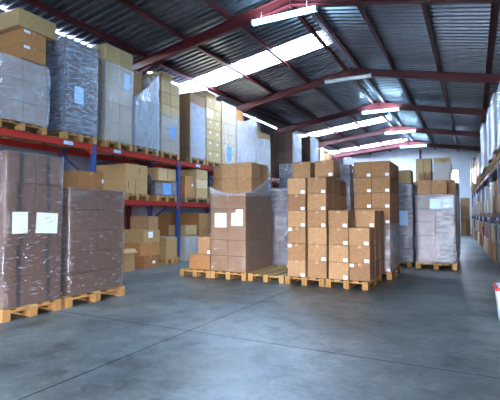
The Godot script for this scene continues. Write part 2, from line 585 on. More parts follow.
func batten(label: String, x: float, h: float, d: float, lit: bool) -> void:
	var o := thing("fluorescent_light", label, "lamp", P(x, h, d), 0.0, "fluorescent tubes under the roof ridge")
	var g := Geo.new()
	g.tube(Vector3(-0.76, 0, 0), Vector3(0.76, 0, 0), 0.066, 16)
	part("luminous_cover", g.done(), M["tube_lit" if lit else "tube_off"], o)
	for k in [-1, 1]:
		part("end_cap", cbox(0.03, 0.145, 0.145, 0.02), M["fixture"], o, Vector3(k * 0.775, 0, 0))
		g = Geo.new()
		g.tube(Vector3(k * 0.55, 0.07, 0), Vector3(k * 0.55, roof_h(x + k * 0.55, d) - h + 0.03, 0), 0.006, 6)
		part("hanger", g.done(), M["galvanised"], o)
	if lit:
		for e in [[-1.0, TUBE_ENERGY], [1.0, TUBE_ENERGY * 0.45]]:
			var l := AreaLight3D.new()
			l.name = "tube_glow_down" if e[0] < 0.0 else "tube_glow_up"
			l.area_size = Vector2(1.5, 0.13)
			l.light_energy = e[1]
			l.light_color = Color(0.66, 0.85, 1.0)
			l.shadow_enabled = true
			l.area_range = 40.0
			l.area_attenuation = 2.0
			o.add_child(l)
			l.position = Vector3(0, e[0] * 0.075, 0)
			l.rotation.x = e[0] * PI / 2

const TUBE_ENERGY := 20.0
const ORD := ["bottom", "second from the bottom", "third from the bottom", "fourth from the bottom", "fifth from the bottom", "sixth from the bottom", "top", "top"]

# ---------------------------------------------------------------- scene
func _ready() -> void:
	rng.seed = 20240
	var cam := Camera3D.new()
	cam.name = "camera"
	add_child(cam)
	cam.position = Vector3(0, 1.25, 0)
	cam.rotation = Vector3(deg_to_rad(2.0), deg_to_rad(27.6), 0)
	cam.fov = rad_to_deg(2.0 * atan(200.0 / 428.0))
	cam.near = 0.05
	cam.far = 200.0
	cam.current = true
	var we := WorldEnvironment.new()
	we.name = "environment"
	var env := Environment.new()
	env.background_mode = Environment.BG_SKY
	var sk := ProceduralSkyMaterial.new()
	sk.sky_top_color = Color(0.72, 0.83, 1.0)
	sk.sky_horizon_color = Color(0.97, 0.96, 0.95)
	sk.ground_bottom_color = Color(0.4, 0.4, 0.4)
	sk.ground_horizon_color = Color(0.6, 0.62, 0.65)
	sk.sky_energy_multiplier = 9.0
	sk.ground_energy_multiplier = 2.0
	var sky := Sky.new()
	sky.sky_material = sk
	env.sky = sky
	env.ambient_light_source = Environment.AMBIENT_SOURCE_DISABLED
	env.tonemap_mode = Environment.TONE_MAPPER_LINEAR
	env.tonemap_exposure = 0.84
	env.sdfgi_enabled = true
	env.ssao_enabled = true
	env.ssil_enabled = true
	we.environment = env
	add_child(we)

	make_materials()
	build_shell()
	build_roof()
	build_left_rack()
	build_left_floor()
	build_main_pile()
	build_back_stacks()
	build_right_rack()

func build_shell() -> void:
	# concrete slabs with open joints over a dark filler
	var fl := setting("floor", "smooth grey concrete warehouse floor cast in large slabs")
	part("joint_filler", cbox(WALL_R - WALL_L + 0.2, 0.1, END_D - BACK_D + 0.2, 0.0), M["joint_filler"], fl, P((WALL_L + WALL_R) * 0.5, -0.0506, (END_D + BACK_D) * 0.5))
	var xs := [WALL_L - 0.1, -2.75, WALL_R + 0.1]
	var ds := [BACK_D - 0.1, 3.83, 14.0, 23.0, END_D + 0.1]
	for i in 2:
		for j in 4:
			var w: float = xs[i + 1] - xs[i] - 0.012
			var l: float = ds[j + 1] - ds[j] - 0.012
			part("slab", cbox(w, 0.12, l, 0.0), M["concrete"], fl, P((xs[i] + xs[i + 1]) * 0.5, -0.06, (ds[j] + ds[j + 1]) * 0.5))
	# left wall: masonry with a thin clad top that reaches the underside of the roof sheet
	var wl := setting("wall_left", "plain grey plaster wall behind the blue and red pallet rack")
	var l2 := END_D - BACK_D
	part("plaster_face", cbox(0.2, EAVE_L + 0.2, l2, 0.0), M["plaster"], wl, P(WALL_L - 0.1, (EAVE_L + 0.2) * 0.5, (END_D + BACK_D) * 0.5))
	part("clad_top", cbox(0.02, 0.18, l2, 0.0), M["plaster"], wl, P(WALL_L - 0.01, EAVE_L + 0.2 + 0.08, (END_D + BACK_D) * 0.5))
	var wr := setting("wall_right", "plain plaster wall behind the far pallet rack")
	# a second loading door opens in this wall beside the camera
	for e in [[BACK_D, -5.0, 0.0], [-5.0, -2.4, 3.0], [-2.4, END_D, 0.0]]:
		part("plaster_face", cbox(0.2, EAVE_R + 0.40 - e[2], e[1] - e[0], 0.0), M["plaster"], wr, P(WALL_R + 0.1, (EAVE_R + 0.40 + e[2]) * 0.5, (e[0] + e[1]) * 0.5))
	var d2 := setting("door_2", "rolled up steel shutter above the open side doorway")
	var g0 := Geo.new()
	g0.tube(P(WALL_R - 0.3, 3.25, -5.1), P(WALL_R - 0.3, 3.25, -2.3), 0.24, 20)
	part("shutter_roll", g0.done(), M["galvanised"], d2)
	for d in [-5.05, -2.35]:
		part("guide_rail", cbox(0.12, 3.0, 0.1, 0.004), M["galvanised"], d2, P(WALL_R - 0.08, 1.5, d))
	# gable walls
	var wf := setting("wall_end", "white painted gable wall closing the far end of the aisle")
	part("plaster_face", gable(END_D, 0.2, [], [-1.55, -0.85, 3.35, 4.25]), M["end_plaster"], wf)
	var g := Geo.new()
	g.bar(P(-3.2, 0.0, END_D - 0.06), P(-3.2, apex(END_D) + 0.1, END_D - 0.06), 0.12, 0.12, 0.006, Vector3.BACK)
	part("steel_post", g.done(), M["red_steel"], wf)
	var wb := setting("wall_back", "plaster gable wall with the open loading door")
	part("plaster_face", gable(BACK_D, -0.2, [-3.8, -0.6, 3.1]), M["plaster"], wb)
	var dr := setting("door_1", "rolled up steel shutter above the open loading doorway")
	g = Geo.new()
	g.tube(P(-3.9, 3.35, BACK_D + 0.35), P(-0.5, 3.35, BACK_D + 0.35), 0.25, 20)
	part("shutter_roll", g.done(), M["galvanised"], dr)
	for x in [-3.85, -0.55]:
		part("guide_rail", cbox(0.1, 3.1, 0.12, 0.004), M["galvanised"], dr, P(x, 1.55, BACK_D + 0.08))
	part("yard_paving", cbox(60, 0.2, 40, 0.0), M["asphalt"], setting("ground_yard", "grey paved yard outside the loading door"), P(-2, -0.1, BACK_D - 20.35))
	part("side_paving", cbox(40, 0.2, 60, 0.0), M["asphalt"], setting("ground_side_yard", "grey paved yard outside the side door"), P(WALL_R + 20.25, -0.1, 5.0))
	# small bright window in the gable
	var wn := setting("window_1", "small bright window in the white gable wall")
	for e in [[-1.2, 3.37, 0.7, 0.04], [-1.2, 4.23, 0.7, 0.04], [-1.53, 3.8, 0.04, 0.82], [-0.87, 3.8, 0.04, 0.82], [-1.2, 3.8, 0.03, 0.82]]:
		part("frame_bar", cbox(e[2], e[3], 0.06, 0.003), M["white_plastic"], wn, P(e[0], e[1], END_D + 0.1))
	for k in [-1, 1]:
		part("pane", cbox(0.31, 0.82, 0.006, 0.0), M["skylight_sheet"], wn, P(-1.2 + k * 0.165, 3.8, END_D + 0.1))

func gable(d: float, t: float, hole: Array, win := []) -> ArrayMesh:
	var g := Geo.new()
	var add := func(poly: Array) -> void:
		var n := poly.size()
		for i in range(1, n - 1):
			g.tri(P(poly[0].x, poly[0].y, d), P(poly[i].x, poly[i].y, d), P(poly[i + 1].x, poly[i + 1].y, d), Vector3(0, 0, sign(t)))
			g.tri(P(poly[0].x, poly[0].y, d + t), P(poly[i].x, poly[i].y, d + t), P(poly[i + 1].x, poly[i + 1].y, d + t), Vector3(0, 0, -sign(t)))
		for i in n:
			var a: Vector2 = poly[i]
			var b: Vector2 = poly[(i + 1) % n]
			g.quad(P(a.x, a.y, d), P(b.x, b.y, d), P(b.x, b.y, d + t), P(a.x, a.y, d + t), Vector3(b.y - a.y, a.x - b.x, 0))
	var up := 0.40
	var ap := Vector2(RIDGE_X, apex(d) + up)
	var el := Vector2(WALL_L - 0.2, EAVE_L + up - 0.05)
	var er := Vector2(WALL_R + 0.2, EAVE_R + up - 0.05)
	if hole.is_empty():
		# split into strips round the window opening [x0, x1, y0, y1]
		var hx := func(x: float) -> float:
			return lerpf(el.y, ap.y, (x - el.x) / (ap.x - el.x)) if x < ap.x else lerpf(er.y, ap.y, (x - er.x) / (ap.x - er.x))
		add.call([Vector2(el.x, 0), el, ap, Vector2(win[0], hx.call(win[0])), Vector2(win[0], 0)])
		add.call([Vector2(win[1], 0), Vector2(win[1], hx.call(win[1])), er, Vector2(er.x, 0)])
		add.call([Vector2(win[0], 0), Vector2(win[0], win[2]), Vector2(win[1], win[2]), Vector2(win[1], 0)])
		add.call([Vector2(win[0], win[3]), Vector2(win[0], hx.call(win[0])), Vector2(win[1], hx.call(win[1])), Vector2(win[1], win[3])])
	else:
		add.call([Vector2(el.x, 0), Vector2(el.x, hole[2]), Vector2(hole[0], hole[2]), Vector2(hole[0], 0)])
		add.call([Vector2(hole[1], 0), Vector2(hole[1], hole[2]), Vector2(er.x, hole[2]), Vector2(er.x, 0)])
		add.call([Vector2(el.x, hole[2]), el, ap, er, Vector2(er.x, hole[2])])
	return g.done()

func ibeam(g: Geo, a: Vector3, b: Vector3, high: float, wide: float) -> void:
	var z := (b - a).normalized()
	var up := (Vector3.UP - z * z.y).normalized()
	if absf(z.y) > 0.95:
		up = Vector3.RIGHT
	for k in [0.006, high - 0.006]:
		g.bar(a + up * k, b + up * k, wide, 0.012, 0.0, up)
	g.bar(a + up * high * 0.5, b + up * high * 0.5, 0.009, high - 0.02, 0.0, up)

const SKYLIGHTS := [11.05, 21.5, 27.6]

func build_roof() -> void:
	var ti := 1
	for d in FRAMES:
		var o := setting("trim_%d" % ti, "dark red steel portal frame carrying the roof")
		ti += 1
		var g := Geo.new()
		ibeam(g, P(WALL_L + 0.02, roof_h(WALL_L + 0.02, d), d), P(RIDGE_X, apex(d), d), 0.25, 0.13)
		part("rafter", g.done(), M["red_steel"], o)
		g = Geo.new()
		ibeam(g, P(RIDGE_X, apex(d), d), P(WALL_R - 0.02, roof_h(WALL_R - 0.02, d), d), 0.25, 0.13)
		part("rafter", g.done(), M["red_steel"], o)
		part("ridge_plate", cbox(0.02, 0.34, 0.14, 0.002), M["red_steel"], o, P(RIDGE_X, apex(d) + 0.1, d))
		# haunch and column
		g = Geo.new()
		var ha := P(WALL_L + 0.2, roof_h(WALL_L + 0.2, d) - 0.26, d)
		var hb := P(WALL_L + 1.3, roof_h(WALL_L + 1.3, d), d)
		var hc := P(WALL_L + 0.2, roof_h(WALL_L + 0.2, d), d)
		for s in [-1.0, 1.0]:
			g.tri(ha + Vector3(0, 0, s * 0.006), hb + Vector3(0, 0, s * 0.006), hc + Vector3(0, 0, s * 0.006), Vector3(0, 0, s))
		g.bar(ha, hb, 0.13, 0.012, 0.0)
		part("haunch", g.done(), M["red_steel"], o)
		for x in [WALL_L + 0.11, WALL_R - 0.11]:
			g = Geo.new()
			var top := roof_h(x, d)
			for k in [-0.09, 0.09]:
				g.box(Vector3(0.012, top, 0.16), 0.0, Transform3D(Basis(), P(x + k, top * 0.5, d)))
			g.box(Vector3(0.18, top, 0.009), 0.0, Transform3D(Basis(), P(x, top * 0.5, d)))
			part("column", g.done(), M["red_steel"], o)
	# purlins: Z sections in bay lengths
	for x in [-7.9, -6.57, -5.2, -3.84, -3.38, -2.25, -0.88, 0.45, 1.8, 3.1]:
		var o := setting("trim_%d" % ti, "dark red steel purlin under the corrugated roof")
		ti += 1
		var st := [BACK_D] + FRAMES.slice(1) + [END_D]
		for i in st.size() - 1:
			var g := Geo.new()
			var a := P(x, roof_h(x, st[i]) + 0.262, st[i])
			var b := P(x, roof_h(x, st[i + 1]) + 0.262, st[i + 1])
			g.bar(a + Vector3(0, 0.065, 0), b + Vector3(0, 0.065, 0), 0.03, 0.12, 0.0)
			g.bar(a + Vector3(0.02, 0.006, 0), b + Vector3(0.02, 0.006, 0), 0.1, 0.012, 0.0)
			g.bar(a + Vector3(-0.02, 0.124, 0), b + Vector3(-0.02, 0.124, 0), 0.1, 0.012, 0.0)
			part("purlin", g.done(), M["red_steel"], o)
	# corrugated sheets, 1.05 m wide with five ribs; some are translucent
	var roof := setting("ceiling", "dark grey corrugated steel roof sheets")
	var wn := 2
	var d0 := BACK_D - 0.2
	while d0 < END_D + 0.2:
		var sky_here := -1
		for i in SKYLIGHTS.size():
			if absf(SKYLIGHTS[i] - d0) < 0.53:
				sky_here = i
		for side in 2:
			var xa := (WALL_L - 0.025) if side == 0 else (WALL_R + 0.12)
			var xb := RIDGE_X + (-0.05 if side == 0 else 0.05)
			if sky_here >= 0 and side == 0:
				var m := sheet_mesh(d0, xa, xb)
				var w := setting("window_%d" % wn, "translucent white roof skylight sheet letting daylight through")
				wn += 1
				part("skylight_sheet", m, M["skylight_sheet"], w)
			else:
				part("roof_sheet", sheet_mesh(d0, xa, xb), M["sheet"], roof)
		d0 += 1.05
	# ridge cap resting on the ribs
	for i in 19:
		var da := BACK_D - 0.2 + i * 2.1
		var g := Geo.new()
		for s in [-1.0, 1.0]:
			var a := P(RIDGE_X, apex(da) + 0.50, da)
			var b := P(RIDGE_X, apex(da + 2.1) + 0.50, da + 2.1)
			var w := Vector3(s * 0.26, -0.06, 0)
			g.quad(a, b, b + w, a + w, Vector3.UP)
			g.quad(a - Vector3(0, 0.003, 0), b - Vector3(0, 0.003, 0), b + w - Vector3(0, 0.003, 0), a + w - Vector3(0, 0.003, 0), Vector3.DOWN)
		part("ridge_cap", g.done(), M["sheet"], roof)
	# fluorescent battens, one under each frame near the ridge
	batten("lit fluorescent batten under the frame over the wrapped left stacks and empty pallet", -3.71, 5.71, 8.72, true)
	batten("unlit grey fluorescent batten under the red frame beyond the first lit tube", -3.70, 5.84, 14.2, false)
	batten("lit fluorescent batten under the third red frame, next after the unlit one", -3.49, 5.71, 18.75, true)
	batten("lit fluorescent batten under the fourth red frame, between two other lit ones", -3.38, 5.62, 23.6, true)
	batten("lit fluorescent batten under the last red frame by the white gable wall", -3.3, 5.55, 28.4, true)
	batten("added unseen lit fluorescent batten under the frame nearest the loading door", -3.7, 5.75, -2.3, true)  # continues the row out of view, added to light the front
	batten("added unseen lit fluorescent batten over the open floor by the loading door", -3.7, 5.75, 3.2, true)  # likewise an extra lamp above the view, added for front light

func sheet_mesh(d0: float, xa: float, xb: float) -> ArrayMesh:
	var g := Geo.new()
	var prof := []
	var pitch := 0.21
	for i in 5:
		var b := d0 + i * pitch
		prof.append_array([Vector2(b, 0), Vector2(b + 0.085, 0), Vector2(b + 0.105, 0.045), Vector2(b + 0.19, 0.045)])
	prof.append(Vector2(d0 + 5 * pitch + 0.0, 0.0))
	for k in 2:
		var off := 0.395 + k * 0.003
		for i in prof.size() - 1:
			var p: Vector2 = prof[i]
			var q: Vector2 = prof[i + 1]
			g.quad(P(xa, roof_h(xa, p.x) + off + p.y, p.x), P(xb, roof_h(xb, p.x) + off + p.y, p.x), P(xb, roof_h(xb, q.x) + off + q.y, q.x), P(xa, roof_h(xa, q.x) + off + q.y, q.x), Vector3.DOWN if k == 0 else Vector3.UP)
	return g.done()


# one row of pallet racking; local axes: -z runs along the row, the face towards the aisle is x = 0, depth goes to x = side * 1.0
func rack(o: Node3D, ds: Array, levels: Array, side: float, paint := "beam_red") -> void:
	var top: float = levels[-1] - 0.02
	for d in ds:
		for k in 2:
			var x := side * (0.05 + k * 0.95)
			var up := part("upright", cbox(0.09, top, 0.10, 0.006), M["upright_blue"], o, P(x, top * 0.5, d))
			part("foot_plate", cbox(0.13, 0.012, 0.14, 0.002), M["upright_blue"], up, Vector3(0, -top * 0.5 + 0.006, 0))
		for k in 3:
			var g := Geo.new()
			var y0 := 0.25 + k * 0.85
			var xa := side * (0.09 if k % 2 == 0 else 0.97)
			var xb := side * (0.97 if k % 2 == 0 else 0.09)
			if y0 + 0.6 < top:
				g.bar(P(xa, y0, d), P(xb, y0 + 0.6, d), 0.04, 0.025, 0.0, Vector3.BACK)
				part("brace", g.done(), M["upright_blue"], o)
	for i in ds.size() - 1:
		var mid: float = (ds[i] + ds[i + 1]) * 0.5
		var ln: float = ds[i + 1] - ds[i] - 0.11
		for lv in levels:
			for k in 2:
				var bm := part("beam", cbox(0.05, 0.12, ln, 0.006), M[paint], o, P(side * (0.05 + k * 0.95), lv - 0.06, mid))
				for e in [-1, 1]:
					part("beam_connector", cbox(0.06, 0.19, 0.05, 0.004), M[paint], bm, Vector3(side * -0.012 if k == 0 else 0.0, -0.042, e * (ln * 0.5 - 0.025)))

func build_left_rack() -> void:
	var r := thing("pallet_rack", "long pallet rack with blue uprights and orange red beams along the plaster wall", "rack", P(-7.0, 0, 0))
	rack(r, [3.5, 6.39, 9.29, 12.2, 15.1, 18.0, 20.9, 23.8], [1.6, 2.72], -1.0)
	for d in [5.75, 7.05, 10.2, 13.0]:
		tag(part("location_plate", cbox(0.004, 0.07, 0.22, 0.0), M["paper_pale"], r, P(-0.022, 2.665, d)), "pale blue location plate")
	var h := 2.72
	var hp := h + 0.146
	# [depth range, top, rows, tones, options, description]
	var loads := [
		[4.28, 5.23, 3.98, 3, KRAFT, {"film": "film_crumpled", "amp": 0.05, "step": 0.03, "tops": [1.05, 1.10, 1.11, 1.1]}, "low pallet load in crumpled silvery film under loose orange cartons"],
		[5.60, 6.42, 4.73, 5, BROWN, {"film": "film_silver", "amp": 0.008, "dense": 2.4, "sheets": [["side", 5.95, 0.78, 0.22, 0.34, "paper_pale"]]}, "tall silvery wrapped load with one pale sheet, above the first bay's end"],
		[6.65, 7.47, 4.97, 5, TAN, {"film": "film_silver", "amp": 0.008, "tops": [1.74, 1.74, 1.72, 1.72], "sheets": [["side", 7.28, 1.42, 0.18, 0.36, "paper_pale"]]}, "tallest wrapped load on the rack with a bare tan top row of cartons"],
		[7.53, 8.40, 4.05, 3, BROWN, {"film": "film_milky", "amp": 0.035, "step": 0.03, "tops": [1.1, 1.15, 1.93, 1.9], "sag": 0.05, "rope": true}, "load in milky film drawn up into a tall peak"],
		[8.50, 9.25, 4.72, 6, TAN, {"film": "film_silver", "amp": 0.015, "tops": [0.97, 0.97, 1.02, 1.0], "sheets": [["side", 8.95, 0.55, 0.2, 0.3, "paper_blue"]]}, "load of tan cartons wrapped only in its lower half, bright blue sheet on film"],
		[9.74, 10.50, 4.68, 5, ["kraft_d"], {"film": "film_milky", "amp": 0.012, "faces": [1], "tops": [1.6, 1.55, 1.5, 1.5], "sheets": [["side", 10.05, 0.66, 0.26, 0.42, "paper_blue"]]}, "wrapped load with blue sheet standing just past the second rack upright"],
		[10.57, 11.38, 4.78, 6, PALE, {"stickers": [["side", 0.5, 0.7, 0.06, 0.05]]}, "unwrapped pale carton stack dotted with white stickers and an open top carton"],
		[11.45, 12.35, 4.84, 6, PALE, {"stickers": [["side", 0.5, 0.7, 0.06, 0.05]], "film": "film_clear", "amp": 0.006, "sheets": [["side", 11.9, 0.35, 0.3, 0.5, "paper_blue"]]}, "clear wrapped pale carton stack with white stickers and a low blue sheet"],
		[12.45, 13.85, 4.45, 4, ORANGE, {"film": "film_milky", "amp": 0.03, "tops": [1.5, 1.55, 2.0, 1.9], "sag": 0.1, "nz": 3}, "wide load of orange cartons under white film with a pointed peak"],
		[13.95, 15.05, 4.35, 4, TAN, {"film": "film_milky", "amp": 0.02, "tops": [1.25, 1.2, 1.3, 1.3]}, "short white wrapped load next to the peaked film load"],
		[17.36, 18.45, 4.85, 5, BROWN, {"film": "film_milky", "amp": 0.01, "faces": [1]}, "tall dark brown load with white film on its aisle face, after the gap"],
		[19.66, 20.85, 5.08, 5, BROWN, {"film": "film_milky", "amp": 0.01, "faces": [1]}, "tallest dark brown load with white film standing before the small far cartons"],
	]
	var k := 0
	for a in loads:
		var d0: float = a[0]
		var d1: float = a[1]
		var mid := (d0 + d1) * 0.5
		pallet("pallet on the top rack beams under the " + ["crumpled silvery film load", "silvery load with a pale sheet", "load with a bare tan top row", "peaked milky film load", "half wrapped tan load", "load past the second upright", "unwrapped stickered stack", "clear wrapped stickered stack", "wide peaked orange load", "short white load", "tall dark load after the gap", "tallest dark brown load"][k], -7.53, h, mid, minf(d1 - d0, 1.2), 1.12, PI / 2)
		var op: Dictionary = a[5]
		stack_block(a[6], -8.06, -6.98, d0, d1, hp, a[2], Vector3i(3, a[3], op.get("nz", 2)), a[4], op)
		k += 1
	# loose cartons on the top row
	var o6 := {"stickers": [["side", 0.2, 0.86, 0.12, 0.05]], "seam_x": true}
	carton("orange carton directly on the crumpled silvery film, white sticker", "", -7.75, -7.02, 4.74, 5.22, 4.02, 4.29, "orange_a", o6)
	carton("orange carton under the topmost tan one, white sticker near its corner", "", -7.75, -7.02, 4.74, 5.22, 4.29, 4.57, "orange_a", o6)
	carton("long tan carton topmost on the crumpled silvery film load", "", -7.7, -6.98, 4.64, 5.40, 4.57, 4.88, "tan_b", {"seam_x": false})
	carton("plain brown carton standing open beside the film peak", "", -7.7, -7.1, 7.56, 7.93, 4.06, 4.70, "kraft_b", {})
	open_carton("open tan carton lying on top of the half wrapped tan load", -7.5, -7.0, 8.55, 8.95, 4.73, 4.93, "tan_a")
	open_carton("open pale carton with raised flaps on the stickered stack", -7.6, -7.05, 10.62, 11.2, 4.79, 5.0, "pale_a")
	carton("orange carton poking out of the white film peak", "", -7.7, -7.1, 12.6, 13.1, 4.46, 4.85, "orange_a", {})
	carton("tan carton on the short white wrapped load", "", -7.8, -7.1, 14.0, 14.4, 4.36, 4.62, "tan_b", {})
	pallet("pallet under the small far cartons at the rack's end", -7.53, h, 21.6, 0.8, 1.12, PI / 2)
	carton("pale carton at the far end of the top beams, first of two", "", -8.0, -7.0, 21.2, 21.95, hp, 3.9, "pale_a", {})
	carton("bright pale carton on top at the rack's far end", "", -7.9, -7.0, 21.2, 21.9, 3.9, 4.7, "pale_a", {})
	pallet("last pallet on the top beams, under an orange carton", -7.53, h, 23.0, 0.8, 1.12, PI / 2)
	carton("orange carton last on the top beams before the white gable", "", -8.0, -7.0, 22.7, 23.3, hp, 4.0, "orange_a", {})
	carton("small orange carton on the last orange carton", "", -7.9, -7.0, 22.75, 23.3, 4.0, 4.65, "orange_b", {})
	# middle level, beam top at 1.6
	h = 1.6
	hp = h + 0.146
	pallet("pallet on the lower beams under three large tan orange cartons", -7.53, h, 7.66, 0.8, 1.12, PI / 2, "", "wood_a")
	carton("wide tan carton lying across two lower ones on the rack's middle level", "", -7.95, -7.0, 7.29, 8.02, 2.08, 2.43, "tan_b", {"seam_x": true, "stickers": [["side", 0.62, 0.6, 0.02, 0.14, "ink"]]})
	carton("narrow tan carton under the wide one, next to the bay's dark gap", "", -7.95, -7.0, 7.29, 7.60, hp, 2.08, "tan_b", {"stickers": [["side", 0.3, 0.6, 0.02, 0.16, "ink"]]})
	carton("squarish tan carton under the wide one, beside the black bag", "", -7.95, -7.0, 7.62, 8.02, hp, 2.08, "tan_b", {})
	black_bag("crumpled black plastic bag hanging beside the tan cartons on the rack", P(-7.05, hp, 8.15), 0.5, 0.07)
	pallet("pale pallet on the lower beams under the half wrapped load with blue sheet", -7.53, h, 8.75, 0.82, 1.12, PI / 2, "", "wood_a")
	stack_block("low film wrapped load with a blue sheet on the rack's middle level", -8.0, -7.02, 8.34, 9.2, hp, 2.12, Vector3i(3, 1, 2), BROWN, {"film": "film_silver", "amp": 0.012, "tops": [0.32, 0.3, 0.37, 0.37], "sheets": [["side", 8.8, 0.17, 0.34, 0.3, "paper_blue"]]})
	carton("tan carton on the low film load, by the black bag", "", -7.8, -7.05, 8.50, 8.86, 2.13, 2.46, "tan_a", {})
	carton("tan carton on the low film load, against the blue upright", "", -7.8, -7.05, 8.87, 9.2, 2.13, 2.46, "tan_b", {})
	pallet("weathered pallet on the lower beams under orange and tan cartons", -7.53, h, 10.1, 1.2, 1.12, PI / 2, "", "wood_c")
	carton("orange carton on the weathered pallet, lower of two", "", -7.7, -7.0, 9.55, 10.03, hp, 2.03, "orange_a", {})
	carton("orange carton with a round white sticker, upper of two", "", -7.7, -7.02, 9.57, 10.0, 2.03, 2.33, "orange_a", {"stickers": [["side", 0.8, 0.2, 0.07, 0.07]], "turn": 0.03})
	for i in 3:
		carton("%s of three pale tan cartons piled beside the orange pair" % ["bottom one", "middle one", "uppermost"][i], "pale tan cartons on the middle level", -7.8, -7.0, 10.09, 10.66, hp + i * 0.272, hp + i * 0.272 + 0.27, pick(["tan_a", "pale_a"]), {})
	carton("single carton standing beyond the three pale tan ones", "", -7.8, -7.0, 10.8, 11.3, h, 2.1, "kraft_b", {})
	carton("tall carton against the wall behind the black bag", "", -8.0, -7.5, 8.05, 8.3, hp, 2.55, "kraft_b", {})
	var far_mid := [[12.5, 13.4, 2.3, "film_silver"], [13.6, 14.7, 2.35, ""], [15.3, 16.3, 2.25, "film_silver"], [16.5, 17.6, 2.4, ""], [18.4, 19.6, 2.3, ""]]
	var i2 := 0
	for a in far_mid:
		pallet("pallet on the lower beams behind the floor loads, %s along" % ["first", "second", "third", "fourth", "fifth"][i2], -7.53, h, (a[0] + a[1]) * 0.5, minf(1.2, a[1] - a[0]), 1.12, PI / 2)
		var op := {"film": a[3]} if a[3] else {"stickers": [["side", 0.5, 0.3, 0.1, 0.08]]}
		stack_block("carton load on the lower beams behind the floor loads, %s along" % ["first", "second", "third", "fourth", "fifth"][i2], -8.0, -7.02, a[0], a[1], hp, a[2], Vector3i(2, 2, 2), [TAN, ORANGE, KRAFT, TAN, ORANGE][i2], op)
		i2 += 1
	# floor level under the rack
	carton("bottom carton of the four high stack on the floor under the rack", "", -7.4, -6.77, 7.66, 8.16, 0.0, 0.30, "orange_b", {"stickers": [["side", 0.7, 0.45, 0.1, 0.06]]})
	carton("second carton of the four high stack under the rack", "", -7.5, -6.75, 7.52, 8.2, 0.30, 0.61, "orange_a", {"seam_x": true})
	carton("yellowish carton with a torn flap, third of the stack under the rack", "", -7.55, -6.75, 7.62, 8.2, 0.61, 0.90, "tan_b", {"stickers": [["side", 0.42, 0.62, 0.16, 0.14, "paper"]]})
	carton("smaller topmost carton of the four high stack under the rack", "", -7.35, -6.78, 7.82, 8.17, 0.90, 1.22, "kraft_c", {})
	open_carton("open tan carton holding a black bag on the floor under the rack", -7.4, -6.78, 6.82, 7.36, 0.0, 0.5, "tan_b")
	black_bag("crumpled black plastic bag inside the open carton on the floor", P(-7.08, 0.012, 7.08), 0.6, 0.17)
	pallet("pallet on the floor beside the four high stack, under one tan carton", -7.4, 0.0, 8.9, 0.56, 1.0, PI / 2)
	carton("single tan carton on a floor pallet by the second blue upright", "", -7.65, -6.95, 8.70, 9.14, 0.146, 0.67, "tan_b", {})
	stack_block("small silvery wrapped block on the floor past the second blue upright", -7.6, -6.9, 9.45, 10.05, 0.0, 0.66, Vector3i(2, 2, 2), TAN, {"film": "film_milky", "amp": 0.02})
	carton("flat tan carton on the small silvery wrapped block", "", -7.5, -6.92, 9.48, 10.0, 0.69, 0.97, "tan_a", {})
	stack_block("orange carton block deep under the rack behind the peaked film", -7.9, -6.98, 10.2, 11.1, 0.0, 1.3, Vector3i(2, 3, 2), ORANGE, {"name": "carton_block"})
	carton("narrow orange carton leaning deep under the rack", "", -7.95, -7.55, 9.5, 9.95, 0.67, 1.3, "orange_b", {})
	stack_block("brown wrapped block on the floor under the rack's fourth bay", -8.0, -7.0, 12.5, 13.7, 0.0, 1.35, Vector3i(2, 3, 2), BROWN, {"film": "film_silver"})
	stack_block("tan carton block on the floor under the rack's fifth bay", -8.0, -7.0, 15.4, 16.8, 0.0, 1.35, Vector3i(2, 3, 2), TAN, {"name": "carton_block"})

# an open carton: four walls, bottom and four flaps folded outwards
func open_carton(label: String, x0: float, x1: float, d0: float, d1: float, h0: float, h1: float, tone: String) -> void:
	var o := thing("open_carton", label, "carton", P((x0 + x1) * 0.5, h0, (d0 + d1) * 0.5))
	var w := x1 - x0
	var l := d1 - d0
	var h := h1 - h0
	var t := 0.006
	var g := Geo.new()
	g.box(Vector3(w, t, l), 0.0, Transform3D(Basis(), Vector3(0, t * 0.5, 0)))
	for s in [-1, 1]:
		g.box(Vector3(t, h, l), 0.0, Transform3D(Basis(), Vector3(s * (w - t) * 0.5, h * 0.5, 0)))
		g.box(Vector3(w, h, t), 0.0, Transform3D(Basis(), Vector3(0, h * 0.5, s * (l - t) * 0.5)))
	part("body", g.done(), M[tone], o)
	for s in [-1.0, 1.0]:
		var fl := part("flap", cbox(l * 0.0 + 0.13, 0.005, l - 0.01, 0.002), M[tone], o)
		fl.rotation.z = -s * 0.7
		fl.position = Vector3(s * (w * 0.5 + 0.05), h - 0.042, 0)
		var f2 := part("flap", cbox(w - 0.01, 0.005, 0.12, 0.002), M[tone], o)
		f2.rotation.x = s * 0.95
		f2.position = Vector3(0, h - 0.05, s * (l * 0.5 + 0.036))

func black_bag(label: String, at: Vector3, high: float, rad: float) -> void:
	var o := thing("plastic_bag", label, "bag", at)
	var f := FastNoiseLite.new()
	f.seed = 77
	f.frequency = 5.0
	var g := Geo.new()
	var rows := 12
	var seg := 18
	var pt := func(r: int, i: int) -> Vector3:
		var v := float(r) / rows
		var a := TAU * (i % seg) / seg
		var rr := rad * sqrt(maxf(0.0, sin(PI * clampf(v * 0.93 + 0.04, 0, 1)))) 
		var p := Vector3(cos(a) * rr, v * high, sin(a) * rr)
		return p * Vector3(1, 1, 1) + Vector3(p.x, 0, p.z) * f.get_noise_3dv(p * 2.0 + at) * 0.7
	for r in rows:
		for i in seg:
			var c := Vector3(0, (r + 0.5) / rows * high, 0)
			var a: Vector3 = pt.call(r, i)
			g.quad(a, pt.call(r, i + 1), pt.call(r + 1, i + 1), pt.call(r + 1, i), a - c)
	part("bag_skin", g.done(), M["black_plastic"], o)

